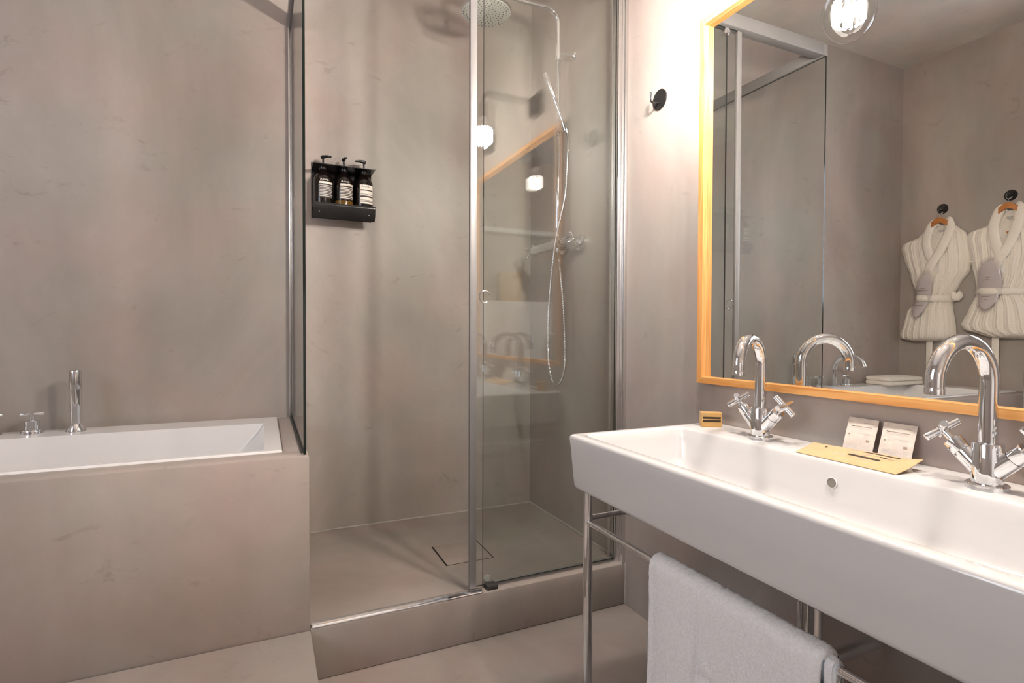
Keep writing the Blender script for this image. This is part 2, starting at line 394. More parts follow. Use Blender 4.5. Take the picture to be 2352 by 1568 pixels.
# fixed front screen
O = (-.3, 1.80, STEP)
t = root('shower_screen', O, 'fixed clear glass shower screen with a pale wall profile beside the washbasin wall', 'shower screen')
pane(-.586, -.014, 1.806, 1.814, STEP+.006, GT, t, O, 1)
wp = MB().box(-.030, 0, 1.822, 1.838, STEP, GT+.06, bev=.002).box(-.024, 0, 1.800, 1.822, STEP, GT+.06, bev=.002).box(-.030, 0, 1.782, 1.800, STEP, GT+.06, bev=.002).box(-.014, 0, 1.758, 1.782, STEP, GT+.06, bev=.002)
wp.build('wall_profile', 'alu', t, O)
MB().box(-1.172, -.03, 1.772, 1.822, GT+.002, GT+.062, bev=.003).build('header_rail', 'alu_light', t, O)
MB().box(-.586, -.03, 1.803, 1.817, STEP, STEP+.010, bev=.002).build('bottom_seal', 'alu_light', t, O)
tr = MB().loft([[Vector((x, yy, STEP+zz)) for yy, zz in ((1.783, 0), (1.783, .010), (1.773, .0112), (1.7712, .0108), (1.7640, .0005), (1.764, 0))] for x in (-1.168, -.605)]).box(-1.168, -.605, 1.759, 1.764, STEP, STEP+.003)
tr.build('threshold_strip', 'chrome', t, O)
gb = MB().box(-.585, -.545, 1.765, 1.800, STEP, STEP+.016, bev=.002); gb.build('guide_block', 'dark_rubber', t, O)
MB().lathe([(.012, 0), (.012, .004), (.008, .008), (.002, .009)], (-.565, 1.817, STEP+.022), (0, 1, 0), 16).build('guide_button', 'white', t, O)
# sliding door pushed open over the fixed screen
O = (-.36, 1.789, STEP)
t = root('shower_door', O, 'sliding glass shower door pushed open, with a pale full-height edge profile', 'shower door')
pane(-.622, -.036, 1.785, 1.793, STEP+.014, GT-.004, t, O, 1)
MB().box(-.647, -.621, 1.781, 1.797, STEP+.012, GT-.006, bev=.003).build('edge_profile', 'alu_light', t, O)
ring = MB(); ring.tube(arc((-.590, 1.784, 1.203), (1, 0, 0), (0, 0, 1), .021, 0, 360, 32), .0022, 8); ring.build('finger_ring', 'chrome_soft', t, O)
for x in (-.55, -.12):
    MB().lathe([(.016, 0), (.016, .010), (.012, .014), (.004, .015)], (x, 1.782, GT-.028), (0, -1, 0), 20).build('roller', 'chrome', t, O)
# screen between tub and shower
O = (-1.187, 2.19, .70)
t = root('tub_screen', O, 'clear glass screen standing on the tub edge between bathtub and shower', 'shower screen')
pane(-1.191, -1.183, 1.772, 2.602, .701, GT, t, O, 0)
MB().box(-1.198, -1.193, 2.585, YB, .70, GT+.06, bev=.0015).box(-1.181, -1.176, 2.585, YB, .70, GT+.06, bev=.0015).box(-1.193, -1.181, 2.603, YB, .70, GT+.06).build('wall_channel', 'alu', t, O)
MB().box(-1.200, -1.174, 1.772, YB, GT+.002, GT+.056, bev=.003).build('header_rail', 'alu_light', t, O)
MB().box(-1.196, -1.192, 1.80, 2.585, .70, .705).build('bottom_seal', 'dark_rubber', t, O)

# drain
O = (-.555, 2.124, STEP)
t = root('floor_drain', O, 'square tile-in shower drain with thin dark gaps in the shower floor', 'drain')
MB().box(-.656, -.454, 2.022, 2.226, STEP, STEP+.0010).build('drain_frame', 'gap', t, O, smooth=False)
dc = MB().box(-.650, -.460, 2.0236, 2.2244, STEP+.0004, STEP+.0022, bev=.0006); dc.build('drain_cover', 'cement_floor', t, O)

# ------------------------------------------------------------------ shower column
RX, RY = -.085, 2.164
t = root('shower_column', (RX, RY, 1.495), 'chrome shower column with a round rain head behind the glass', 'shower')
O = (RX, RY, 1.495)
ris = [(RX, RY, 1.50), (RX, RY, 2.28)]
MB().tube(ris, .0105, 16).build('lower_riser', 'chrome', t, O)
up = [(RX, RY, 2.28), (RX, RY, 2.46)] + arc((RX-.055, RY, 2.468), (1, 0, 0), (0, 0, 1), .055, 0, 90, 10)
up += [(-.40, RY, 2.524)] + arc((-.405, RY, 2.494), (0, 0, 1), (-1, 0, 0), .030, 0, 90, 6) + [(-.435, RY, 2.455)]
MB().tube(up, .011, 16).build('rain_arm', 'chrome', t, O)
MB().lathe([(.0125, 2.300), (.0155, 2.304), (.0155, 2.372), (.0125, 2.378)], (RX, RY, 0)).build('collar', 'chrome', t, O)
wb = MB().tube([(RX, RY, 2.34), (-.012, RY, 2.34)], .0065, 12).lathe([(.020, 0), (.020, .004), (.012, .014), (.007, .016)], (0, RY, 2.34), (-1, 0, 0)); wb.build('wall_bracket', 'chrome', t, O)
hd = MB().lathe([(.018, .034), (.019, .024), (.030, .018), (.095, .014), (.1065, .011), (.1075, .006), (.1065, 0), (.1035, -.001)], (-.435, RY, 2.432), (0, 0, 1), 64, cap=True)
head = hd.build('rain_head', 'chrome', t, O)
fc = MB().lathe([(.1030, 0), (.1030, -.0025), (.1015, -.003)], (-.435, RY, 2.431), (0, 0, 1), 64)
face = fc.build('spray_face', 'showerface', head, O)
nz = MB()
for ring_i, (rad, n) in enumerate(((.012, 5), (.026, 10), (.041, 16), (.056, 22), (.071, 28), (.086, 33), (.097, 38))):
    for k in range(n):
        a = 2*PI*k/n+ring_i*.37
        nz.lathe([(.0022, 0), (.0018, -.0018)], (-.435+rad*math.cos(a), RY+rad*math.sin(a), 2.4280), (0, 0, 1), 6)
nz.build('nozzles', 'dark_rubber', head, O)['kind'] = 'stuff'
# mixer bar
mx = MB().tube([(RX, 2.055, 1.478), (RX, 2.075, 1.478), (RX, 2.385, 1.478), (RX, 2.405, 1.478)], [.019, .0215, .0215, .019], 20)
mx.build('mixer_bar', 'chrome', t, O)
MB().box(RX-.024, RX+.024, RY-.024, RY+.024, 1.455, 1.503, bev=.005).build('mixer_block', 'chrome', t, O)
for y in (2.085, 2.235):
    MB().lathe([(.036, 0), (.036, .018), (.032, .022), (.019, .024), (.019, .085)], (0, y, 1.478), (-1, 0, 0)).build('wall_union', 'chrome', t, O)
for y, s in ((2.055, -1), (2.405, 1)):
    h = MB().tube([(RX, y, 1.478), (RX, y+s*.026, 1.478)], .011, 14); cross(h, (RX, y+s*.032, 1.478), (0, s, 0), .074, .0068, rot=28)
    h.build('cross_handle', 'chrome', t, O)
MB().lathe([(.012, 0), (.012, .03), (.009, .033)], (RX-.004, RY-.012, 1.44), (0, 0, 1)).build('hose_outlet', 'chrome', t, O)
# slider holder, hand shower, hose
ho = MB().tube([(RX, RY, 1.985), (RX-.002, 2.098, 1.985)], .012, 14).lathe([(.0165, -.02), (.0175, 0), (.0165, .02)], (RX, RY, 1.985), (0, 0, 1), 20)
ho.lathe([(.016, -.018), (.017, 0), (.016, .018)], (RX-.004, 2.096, 1.982), (-.33, .05, .94), 20); ho.build('slider_holder', 'chrome', t, O)
hs = root('hand_shower', (RX-.004, 2.096, 1.982), 'slim chrome stick hand shower tilted in its holder on the shower column', 'hand shower')
d = Vector((-.175, 2.118, 2.205))-Vector((RX-.004, 2.096, 1.982)); O2 = (RX-.004, 2.096, 1.982)
b0 = Vector(O2)
MB().tube([b0-d*.12, b0-d*.05, b0+d*.35, b0+d*.55], [.0085, .0095, .0105, .0115], 16).build('grip', 'chrome', hs, O2)
MB().tube([b0+d*.55, b0+d*.56, b0+d*1.0, b0+d*1.015], [.0105, .0115, .0115, .0095], 16).build('spray_head', 'alu', hs, O2)
hp = [b0-d*.10, b0-d*.20+Vector((.0, 0.004, -.01)), (-.079, 2.088, 1.87), (-.088, 2.095, 1.68), (-.115, 2.125, 1.49), (-.128, 2.150, 1.28), (-.134, 2.160, 1.10), (-.130, 2.163, .96), (-.112, 2.160, .862), (-.088, 2.150, .842), (-.066, 2.140, .885), (-.058, 2.138, 1.0), (-.066, 2.142, 1.20), (-.082, 2.150, 1.38), (RX-.004, RY-.012, 1.442)]
P = smooth_path(hp, 60); rad = [.0062+.0007*math.sin(i*1.9) for i in range(len(P))]
MB().tube(P, rad, 10).build('hose', 'chrome_soft', hs, O2)

# ------------------------------------------------------------------ soap caddy and its bottles
CX0, CX1 = -1.103, -.838
O = (-.97, YB, 1.60)
t = root('bottle_caddy', O, 'black metal wall caddy holding three dark pump bottles on the shower wall', 'caddy')
MB().box(CX0, CX1, YB-.003, YB, 1.59, 1.838, bev=.001).build('back_plate', 'black', t, O)
sh = MB().box(CX0, CX1, 2.498, YB-.003, 1.630, 1.633).build('lower_shelf', 'black', t, O)
def bent(name, pts, th):
    mb = MB(); n = len(pts)
    for x in (0,):
        A_ = [Vector((CX0, y, z)) for y, z in pts]; B_ = [Vector((CX1, y, z)) for y, z in pts]
    vs = []; 
    for i, (y, z) in enumerate(pts):
        a = Vector(pts[min(i+1, n-1)])-Vector(pts[max(i-1, 0)]); nn = Vector((-a.y, a.x)).normalized()*th
        for x in (CX0, CX1): vs += [Vector((x, y, z)), Vector((x, y+nn.x, z+nn.y))]
    fs = []
    for i in range(n-1):
        o = i*4; p = o+4
        fs += [[o, o+2, p+2, p], [o+1, p+1, p+3, o+3], [o, p, p+1, o+1], [o+2, o+3, p+3, p+2]]
    fs += [[0, 1, 3, 2], [(n-1)*4, (n-1)*4+2, (n-1)*4+3, (n-1)*4+1]]
    mb.add(vs, fs); return mb.build(name, 'black', t, O)
bent('front_lip', [(2.498, 1.640), (2.505, 1.60), (2.522, 1.576)], .0025)
# collar shelf with a fold-down front edge
cs = MB().box(CX0, CX1, 2.500, YB-.003, 1.806, 1.809)
cs.build('collar_shelf', 'black', t, O)
for x in (-1.078, -.866):
    MB().lathe([(.0045, 0), (.0045, .0015), (.002, .002)], (x, 2.507, 1.604), (0, -1, .25), 12).build('rivet', 'chrome_soft', t, O)
BR = .0405
def curved(mb, a0, a1, z0, z1, r, mi, n=10):
    mb.grid(lambda u, v: Vector((r*math.sin(math.radians(a0+(a1-a0)*u)), -r*math.cos(math.radians(a0+(a1-a0)*u)), z0+(z1-z0)*v)), n, 1, mi)
def bottle(x, kind, label, nozzle):
    t = root('pump_bottle', (x, 2.551, 1.633), label, 'bottle', 'pump bottles in the shower caddy')
    MB().lathe([(.034, 0), (.0395, .003), (BR, .008), (BR, .112), (.0385, .124), (.031, .138), (.021, .149), (.0145, .157), (.0135, .165)], seg=40).build('body', 'amber', t)
    if kind == 2:
        MB().lathe([(BR+.0002, .006), (BR+.0003, .010), (BR+.0003, .026), (BR+.0002, .027)], seg=40, cap=False).build('liquid', 'amber_oil', t)
    cap_ = MB().lathe([(.0155, .160), (.0165, .162), (.0165, .180), (.015, .182), (.006, .183)]).build('collar', 'black_plastic', t)
    p = MB().tube([(0, 0, .180), (0, 0, .214)], .0042, 10)
    a = math.radians(nozzle); dx, dy = math.sin(a), -math.cos(a)
    p.tube([(-dx*.008, -dy*.008, .216), (0, 0, .218), (dx*.022, dy*.022, .219), (dx*.040, dy*.040, .215)], [.0075, .0085, .0055, .004], 10)
    p.build('pump', 'black_plastic', cap_)
    lb = MB(); A0, A1 = -28, 62
    if kind == 3:
        curved(lb, A0-6, A1, .022, .106, BR+.0004, 0)
        for z, h in ((.080, .005), (.062, .002), (.050, .007), (.036, .002), (.030, .003)): curved(lb, A0-2, A1-4, z, z+h, BR+.0008, 1)
    else:
        curved(lb, A0, A1, .030, .100, BR+.0004, 1)
        curved(lb, A0, A1, .092, .101, BR+.0008, 0)
        for i, z in enumerate((.083, .076, .070, .064, .057, .050, .043, .036)):
            curved(lb, A0, A1-(i % 3)*7, z, z+.0032, BR+.0008, 2 if kind == 1 else 0)
    lbo = lb.build('label', ['cream', 'ink', 'grey_text'], t, smooth=True)
    vs, fs = text2d('Aesop.', .014)
    tx = MB(); tx.add([Vector(((BR+.0006)*math.sin(u/BR+math.radians(-24)), -(BR+.0006)*math.cos(u/BR+math.radians(-24)), (.106 if kind != 3 else .095)+v)) for u, v in vs], fs)
    tx.build('lettering', 'cream' if kind != 3 else 'ink', lbo, recalc=False)
bottle(-1.057, 1, 'dark pump bottle at the left end of the black caddy, nearest the glass edge', 50)
bottle(-.969, 2, 'dark pump bottle in the middle of the black caddy, amber liquid at its base', 10)
bottle(-.881, 3, 'dark pump bottle with a large cream label, at the right end of the caddy', -80)

# ------------------------------------------------------------------ washbasin
BZ, BX, BY0, BY1, BB = .794, -.525, .29, 1.318, .640
O = (-.26, .80, BB)
t = root('washbasin', O, 'long white rectangular ceramic washbasin with two taps under the mirror', 'washbasin')
rg = []
def br(i, z, r): return rrect(BX+i, -.001, BY0+i, BY1-i, z, r, 6)
rg += [br(.020, BB+.001, .012), br(.014, BB+.006, .012), br(.0105, BB+.014, .012), br(.003, BZ-.03, .010), br(.001, BZ-.010, .010), br(.0028, BZ-.004, .010), br(.007, BZ-.0008, .010), br(.011, BZ, .010)]
def ir(i, z, r): return rrect(BX+.034+i, -.150-i*.7, BY0+.032+i, BY1-.032-i, z, r, 6)
rg += [ir(-.004, BZ, .024), ir(0, BZ-.0015, .024), ir(.004, BZ-.007, .024), ir(.008, BZ-.03, .026), ir(.014, BZ-.085, .03), ir(.022, BZ-.105, .035), ir(.040, BZ-.116, .045), ir(.075, BZ-.120, .05)]
MB().loft(rg, True, True).build('basin', 'ceramic', t, O, angle=50)
MB().lathe([(.0125, -.004), (.0125, .0008), (.0108, .0014), (.0102, -.002)], (-.1590, .793, .748), (-1, 0, .14), 28).build('overflow_ring', 'ceramic', t, O)
MB().lathe([(.0105, -.004), (.0105, .0006)], (-.1587, .793, .748), (-1, 0, .14), 28).build('overflow_hole', 'drain', t, O)
MB().lathe([(.032, 0), (.032, .002), (.02, .004), (.004, .005)], (-.31, .80, BZ-.1198), (0, 0, 1)).build('drain_plug', 'chrome', t, O)

# chrome console stand
O = (-.475, .80, 0)
t = root('basin_stand', O, 'chrome tube console stand carrying the white washbasin', 'stand')
for y in (1.289, .33):
    MB().lathe([(.017, 0), (.017, .008), (.0135, .012), (.0135, BB)], (-.475, y, 0)).build('leg', 'chrome', t, O)
    MB().tube([(-.475, y, .558), (-.012, y, .558)], .0085, 12).build('side_rail', 'chrome', t, O)
    MB().lathe([(.018, 0), (.018, .006), (.010, .012)], (0, y, .558), (-1, 0, 0)).build('wall_flange', 'chrome', t, O)
MB().tube([(-.477, 1.289, .548), (-.477, .33, .548)], .0078, 14).build('towel_rail', 'chrome', t, O)
# waste pipe and supply pipe
O = (-.25, .76, 0)
t = root('basin_trap', O, 'chrome bottle trap hanging beneath the washbasin', 'trap')
MB().tube([(-.25, .765, BB-.001), (-.25, .765, .42)], .0165, 18).build('tailpiece', 'chrome', t, O)
MB().lathe([(.02, .24), (.034, .25), (.034, .40), (.026, .42), (.018, .425)], (-.25, .765, 0)).build('bottle', 'chrome', t, O)
MB().tube([(-.25, .765, .38), (-.01, .765, .38)], .0155, 16).build('wall_pipe', 'chrome', t, O)
t = tag(MB().tube([(-.10, .911, BB-.001), (-.10, .911, .22), (-.09, .911, .19), (-.06, .911, .185), (-.002, .911, .185)], .007, 12).build('supply_pipe', 'chrome_soft', None, (-.10, .911, .2)), 'thin chrome water pipe beneath the washbasin, left of the trap', 'pipe')

# ------------------------------------------------------------------ basin taps
def tap(loc, rz, label):
    t = root('basin_tap', loc, label, 'tap', 'taps on the washbasin', 0)
    MB().lathe([(.0325, 0), (.0325, .0085), (.031, .0105), (.024, .011)]).build('base_flange', 'chrome', t)
    MB().lathe([(.0238, .010), (.0238, .082), (.0225, .0845), (.0146, .085)]).build('body', 'chrome', t)
    R_ = .0715; zc = .1985
    rot = Matrix.Rotation(rz, 4, 'Z')
    pts = [(0, 0, .083), (0, 0, .13), (0, 0, zc-.01)] + arc((-R_, 0, zc), (1, 0, 0), (0, 0, 1), R_, 0, 180, 28) + [(-2*R_, 0, zc-.008)]
    spo = MB().tube([rot @ Vector(p) for p in pts], .0146, 24).build('spout', 'chrome', t)
    MB().tube([rot @ Vector((-2*R_, 0, zc-.007)), rot @ Vector((-2*R_, 0, zc-.010)), rot @ Vector((-2*R_, 0, zc-.020))], [.0140, .0150, .0150], 24).build('aerator', 'chrome', spo)
    for s in (1, -1):
        ax = Vector((0, s*.70, .714)).normalized(); c0 = Vector((0, 0, .022))
        arm = MB().tube([c0+ax*.010, c0+ax*.056], .0168, 20).tube([c0+ax*.0565, c0+ax*.058, c0+ax*.080, c0+ax*.082], [.0160, .0168, .0168, .0150], 20)
        armo = arm.build('valve_arm', 'chrome', t)
        h = MB().tube([c0+ax*.081, c0+ax*.104], .0068, 14); cross(h, c0+ax*.106, ax, .066, .0076, rot=40 if s > 0 else 10)
        h.build('cross_handle', 'chrome', armo)
    return t
tap((-.088, 1.046, BZ), math.radians(20), 'chrome swan-neck tap with cross handles, beside the small kraft box')
tap((-.090, .541, BZ), math.radians(-6), 'chrome swan-neck tap with cross handles, right of the paper sachets')

# ------------------------------------------------------------------ small things on the basin
O = (-.065, 1.247, BZ)
t = root('soap_box', O, 'small kraft soap box with two dark bands on the basin corner', 'box')
bx = MB().box(-.030, .030, -.0165, .0165, .0003, .0435, bev=.0012); 
fy = -.0169
for x, z, wd, h, mi in ((-.026, .0252, .052, .0060, 0), (-.026, .0158, .052, .0064, 0), (-.026, .0362, .013, .0018, 1), (-.026, .0335, .020, .0010, 1)):
    bx.quad((x, fy, z), (wd, 0, 0), (0, 0, h), mi+1)
bx.build('carton', ['kraft', 'ink', 'ink_soft'], t, smooth=False)
t.rotation_euler = (0, 0, math.radians(-33))

def sachet(y0, y1, label, seed):
    O = (-.03, (y0+y1)/2, BZ)
    t = root('sachet', O, label, 'sachet', 'paper sachets leaning on the wall')
    wd = y0-y1; hgt = .086
    def fn(u, v, off):
        zz = v*hgt*.955; xx = -.042+v*.034
        puff = .004*math.sin(PI*u)*math.sin(PI*v)
        wob = .0016*noise.noise(Vector((u*2.2, v*2.2, seed)))
        return Vector((xx-off*(.0012+puff)+wob-O[0], y0-wd*u+.004*(v-.5)-O[1], zz+.0005))
    mb = MB(); nu, nv = 14, 18
    fr = [fn(i/nu, j/nv, 1) for i in range(nu+1) for j in range(nv+1)]; bk = [fn(i/nu, j/nv, 0) for i in range(nu+1) for j in range(nv+1)]
    n = len(fr); idx = lambda i, j: i*(nv+1)+j
    fs = [[idx(i, j), idx(i+1, j), idx(i+1, j+1), idx(i, j+1)] for i in range(nu) for j in range(nv)]
    fs += [[n+k for k in f[::-1]] for f in fs]
    bd = [idx(i, 0) for i in range(nu+1)]+[idx(nu, j) for j in range(1, nv+1)]+[idx(i, nv) for i in range(nu-1, -1, -1)]+[idx(0, j) for j in range(nv-1, 0, -1)]
    for k in range(len(bd)): a, b = bd[k], bd[(k+1) % len(bd)]; fs.append([a, b, b+n, a+n])
    mb.add(fr+bk, fs)
    p = mb
    def bar(u0, u1, v0, v1, mi):
        p.grid(lambda a, b: fn(u0+(u1-u0)*a, v0+(v1-v0)*b, 1)+Vector((-.0004, 0, 0)), 8, 1, mi+1)
    bar(.55, .86, .885, .892, 1); bar(.14, .26, .765, .79, 0); bar(.26, .84, .77, .787, 1); bar(.14, .80, .735, .741, 2); bar(.20, .84, .71, .715, 2)
    bar(.40, .55, .60, .607, 2); bar(.58, .86, .60, .607, 2); bar(.60, .84, .57, .576, 2)
    bar(.11, .17, .52, .56, 1); bar(.74, .85, .385, .45, 1)
    bar(.12, .30, .30, .304, 2); bar(.12, .36, .28, .284, 2); bar(.12, .33, .26, .264, 2)
    p.build('packet', ['sachet', 'ink', 'ink_soft', 'grey_text'], t, recalc=False)
sachet(.852, .782, 'cream paper sachet leaning on the wall, left one of the pair behind the envelope', 1.3)
sachet(.771, .701, 'cream paper sachet leaning on the wall, right one of the pair near the tap', 5.1)

# kraft envelope propped against the sachets
O = (-.10, .79, BZ)
t = root('kraft_envelope', O, 'pale kraft paper pouch with dark bars of print, lying in front of the sachets', 'envelope')
Pf0, Pf1 = Vector((-.146, .893, BZ+.0015)), Vector((-.146, .664, BZ+.0015))
Pb0, Pb1 = Vector((-.062, .909, BZ+.014)), Vector((-.060, .664, BZ+.020))
def ev(u, v, off=0.0):
    a = Pf0.lerp(Pf1, u); b = Pb0.lerp(Pb1, u); p = a.lerp(b, v)
    p.z += .006*math.sin(PI*v)*math.sin(PI*min(1, u*1.05))**.5+off
    if u > .9 and v > .45: p.z += (u-.9)*.06*(v-.45)
    if u > .9 and v < .45: p.y += (u-.9)*.10*(1-v/.45)*.3
    return p
mb = MB(); nu, nv = 30, 10
fr = [ev(i/nu, j/nv, .0006) for i in range(nu+1) for j in range(nv+1)]; bk = [ev(i/nu, j/nv, -.0006) for i in range(nu+1) for j in range(nv+1)]
n = len(fr); idx = lambda i, j: i*(nv+1)+j
fs = [[idx(i, j), idx(i+1, j), idx(i+1, j+1), idx(i, j+1)] for i in range(nu) for j in range(nv)]
fs += [[n+k for k in f[::-1]] for f in fs]
bd = [idx(i, 0) for i in range(nu+1)]+[idx(nu, j) for j in range(1, nv+1)]+[idx(i, nv) for i in range(nu-1, -1, -1)]+[idx(0, j) for j in range(nv-1, 0, -1)]
for k in range(len(bd)): a, b = bd[k], bd[(k+1) % len(bd)]; fs.append([a, b, b+n, a+n])
p = mb.add(fr+bk, fs)
def ebar(u0, u1, v0, v1, mi): p.grid(lambda a, b: ev(u0+(u1-u0)*a, v0+(v1-v0)*b, .0011), 10, 1, mi+1)
ebar(.53, .85, .80, .88, 0); ebar(.47, .76, .37, .46, 0); ebar(.19, .215, .62, .70, 0)
ebar(.40, .50, .80, .83, 2); ebar(.44, .62, .55, .575, 2); ebar(.60, .70, .63, .66, 2); ebar(.72, .78, .60, .66, 0); ebar(.78, .86, .60, .62, 1); ebar(.34, .46, .30, .33, 2); ebar(.54, .74, .27, .285, 2)
p.build('pouch', ['kraft_pale', 'ink', 'ink_soft', 'grey_text'], t, O, recalc=False)

# ------------------------------------------------------------------ towel on the rail
def terry_towel():
    y0, y1 = .992, .560; xc, zc = -.477, .548
    def section(th, zf, zb):          # outer path of the drape at offset th from the rail
        r = .0085+th
        pts = [(xc+r, zb+(zc-zb)*k/34) for k in range(34)]
        pts += [(xc+r*math.cos(a), zc+r*math.sin(a)) for a in (PI*k/14 for k in range(15))]
        pts += [(xc-r-.010*(k/42)**1.4, zc-(zc-zf)*k/42) for k in range(1, 43)]
        return pts
    def layer(th0, th1, ya, yb, zf, zb, seed):
        so, si = section(th1, zf, zb), section(th0, zf+.004, zb+.004)
        n = len(so); ny = 230; mb = MB(); rows = []
        for j in range(ny+1):
            v = j/ny; y = ya+(yb-ya)*v
            e = min(v, 1-v)*(ya-yb)
            rnd = max(0, 1-e/.010); pin = (th1-th0)*.5*rnd*rnd
            row = []
            for k in range(n):
                ox, oz = so[k]; ix, iz = si[k]; ln = math.hypot(ox-ix, oz-iz) or 1
                nx, nz = (ox-ix)/ln, (oz-iz)/ln
                dep = max(0., (zc-oz)/.45)
                fold = -.0075*math.exp(-((y-.966)/.0045)**2)*min(1, dep*9)-.008*math.exp(-((y-.842-.008*math.sin(oz*9))/.005)**2)*min(1, dep*4)-.006*math.exp(-((oz-.36-.25*(y-.7))/.006)**2)*(1 if y < .83 else 0)*(ox < xc)
                fold += .010*dep*math.sin((y-.56)*17+seed+oz*2)+.006*dep*math.sin(y*41+seed*2)
                fz = .0022*noise.noise(Vector((ox*120, y*120, oz*120+seed)))+.0012*noise.noise(Vector((ox*330, y*330, oz*330)))
                d = -pin+fold+fz
                row.append((Vector((ox+nx*d, y+.004*noise.noise(Vector((oz*14, v*3, seed))), oz+nz*d)), Vector((ix+nx*(pin+fold*.6), y, iz+nz*(pin+fold*.6)))))
            rows.append([a for a, _ in row]+[b for _, b in row][::-1])
        mb.loft(rows, True, True); return mb
    O = (xc, .78, zc)
    t = root('bath_towel', O, 'thick white terry towel hanging over the rail beneath the washbasin', 'towel')
    layer(.0008, .0075, y0-.004, y1-.004, .17, .20, 3.1).build('inner_fold', 'terry', t, O, angle=180)
    layer(.0076, .0185, y0, y1+.010, .13, .15, 1.7).build('outer_fold', 'terry', t, O, angle=180)
terry_towel()

# ------------------------------------------------------------------ mirror
MY0, MY1, MZ0, MZ1 = .17, 1.344, .918, 2.071
O = (0, .757, MZ0)
t = root('wall_mirror', O, 'large rectangular mirror in a slim pine frame above the washbasin', 'mirror')
MB().box(-.010, -.0005, MY0+.004, MY1-.004, MZ0+.004, MZ1-.004).build('glass', 'mirror', t, O, smooth=False)
FWD = .0195; FX = -.030
def rail(pts0, mat):
    vs = [Vector((x, y, z)) for x in (FX, -.0104) for y, z in pts0]
    MB().add(vs, [[0, 1, 2, 3], [7, 6, 5, 4], [0, 4, 5, 1], [1, 5, 6, 2], [2, 6, 7, 3], [3, 7, 4, 0]]).build('frame_rail', mat, t, O, smooth=False)
a, b, c, d = (MY0, MZ0), (MY1, MZ0), (MY1, MZ1), (MY0, MZ1)
ai, bi, ci, di = (MY0+FWD, MZ0+FWD), (MY1-FWD, MZ0+FWD), (MY1-FWD, MZ1-FWD), (MY0+FWD, MZ1-FWD)
rail([a, b, bi, ai], 'pine_h'); rail([b, c, ci, bi], 'pine_v'); rail([c, d, di, ci], 'pine_h'); rail([d, a, ai, di], 'pine_v')

# ------------------------------------------------------------------ wall lamps
def sconce(y, label):
    O = (0, y, 2.235)
    t = root('wall_sconce', O, label, 'lamp', 'globe lamps above the mirror')
    MB().box(-.046, 0, y-.042, y+.042, 2.188, 2.282, bev=.002).build('backplate', 'black', t, O)
    LX = -.315
    MB().tube([(-.04, y, 2.258), (LX+.045, y, 2.258)]+arc((LX+.04, y, 2.218), (0, 0, 1), (-1, 0, 0), .04, 0, 90, 8)+[(LX, y, 2.20)], .0095, 14).build('arm', 'black', t, O)
    MB().lathe([(.012, 2.205), (.022, 2.195), (.0245, 2.185), (.0245, 2.126), (.020, 2.122)], (LX, y, 0)).build('socket', 'black', t, O)
    R_ = .072; zc = 2.036
    prof = [(.0165, 2.124), (.0175, 2.112)]+[(R_*math.sin(math.radians(a)), zc+.086*math.cos(math.radians(a))) for a in range(22, 181, 6)]
    MB().lathe(prof, (LX, y, 0), (0, 0, 1), 48, cap=False).build('glass_globe', 'globe', t, O)
    fm = MB()
    for k in range(14):
        a = 2*PI*k/14; x, yy = LX+.040*math.cos(a), y+.040*math.sin(a)
        fm.tube([(LX+(x-LX)*.8, y+(yy-y)*.8, 2.073), (x, yy, 2.068), (x, yy, 2.008), (LX+(x-LX)*.8, y+(yy-y)*.8, 2.003)], .0042, 8)
    fm.build('filament', 'filament', t, O)
    MB().lathe([(.005, 1.988), (.005, 2.122), (.012, 2.124)], (LX, y, 0), (0, 0, 1), 12).build('filament_stem', 'chrome_soft', t, O)
sconce(1.075, 'black wall lamp with a clear globe bulb above the left end of the mirror')
sconce(.45, 'black wall lamp with a clear globe bulb above the right end of the mirror')

# ------------------------------------------------------------------ wall hooks
def hook(loc, nx, label, tilt=0):
    """round black disc with an upturned peg; nx = direction away from the wall"""
    t = root('wall_hook', loc, label, 'hook', 'round black wall hooks')
    MB().lathe([(.0365, 0), (.0365, .003), (.0355, .004)], (0, 0, 0), (nx, 0, 0), 40).build('disc', 'black', t)
    MB().tube([(nx*.003, 0, -.012), (nx*.030, 0, -.016)]+arc((nx*.030, 0, -.006), (0, 0, -1), (nx, 0, 0), .010, 0, 90, 6)+[(nx*.041, 0, .020)], .0042, 12).build('peg', 'black', t)
    return t
hook((0, 1.570, 1.915), -1, 'round black hook on the bare wall between shower glass and mirror')
hook((XL, 2.324, 1.988), 1, 'round black hook holding the bathrobe nearest the tub corner, in the mirror')
hook((XL, 1.925, 1.998), 1, 'round black hook holding the bathrobe at the right edge of the mirror')

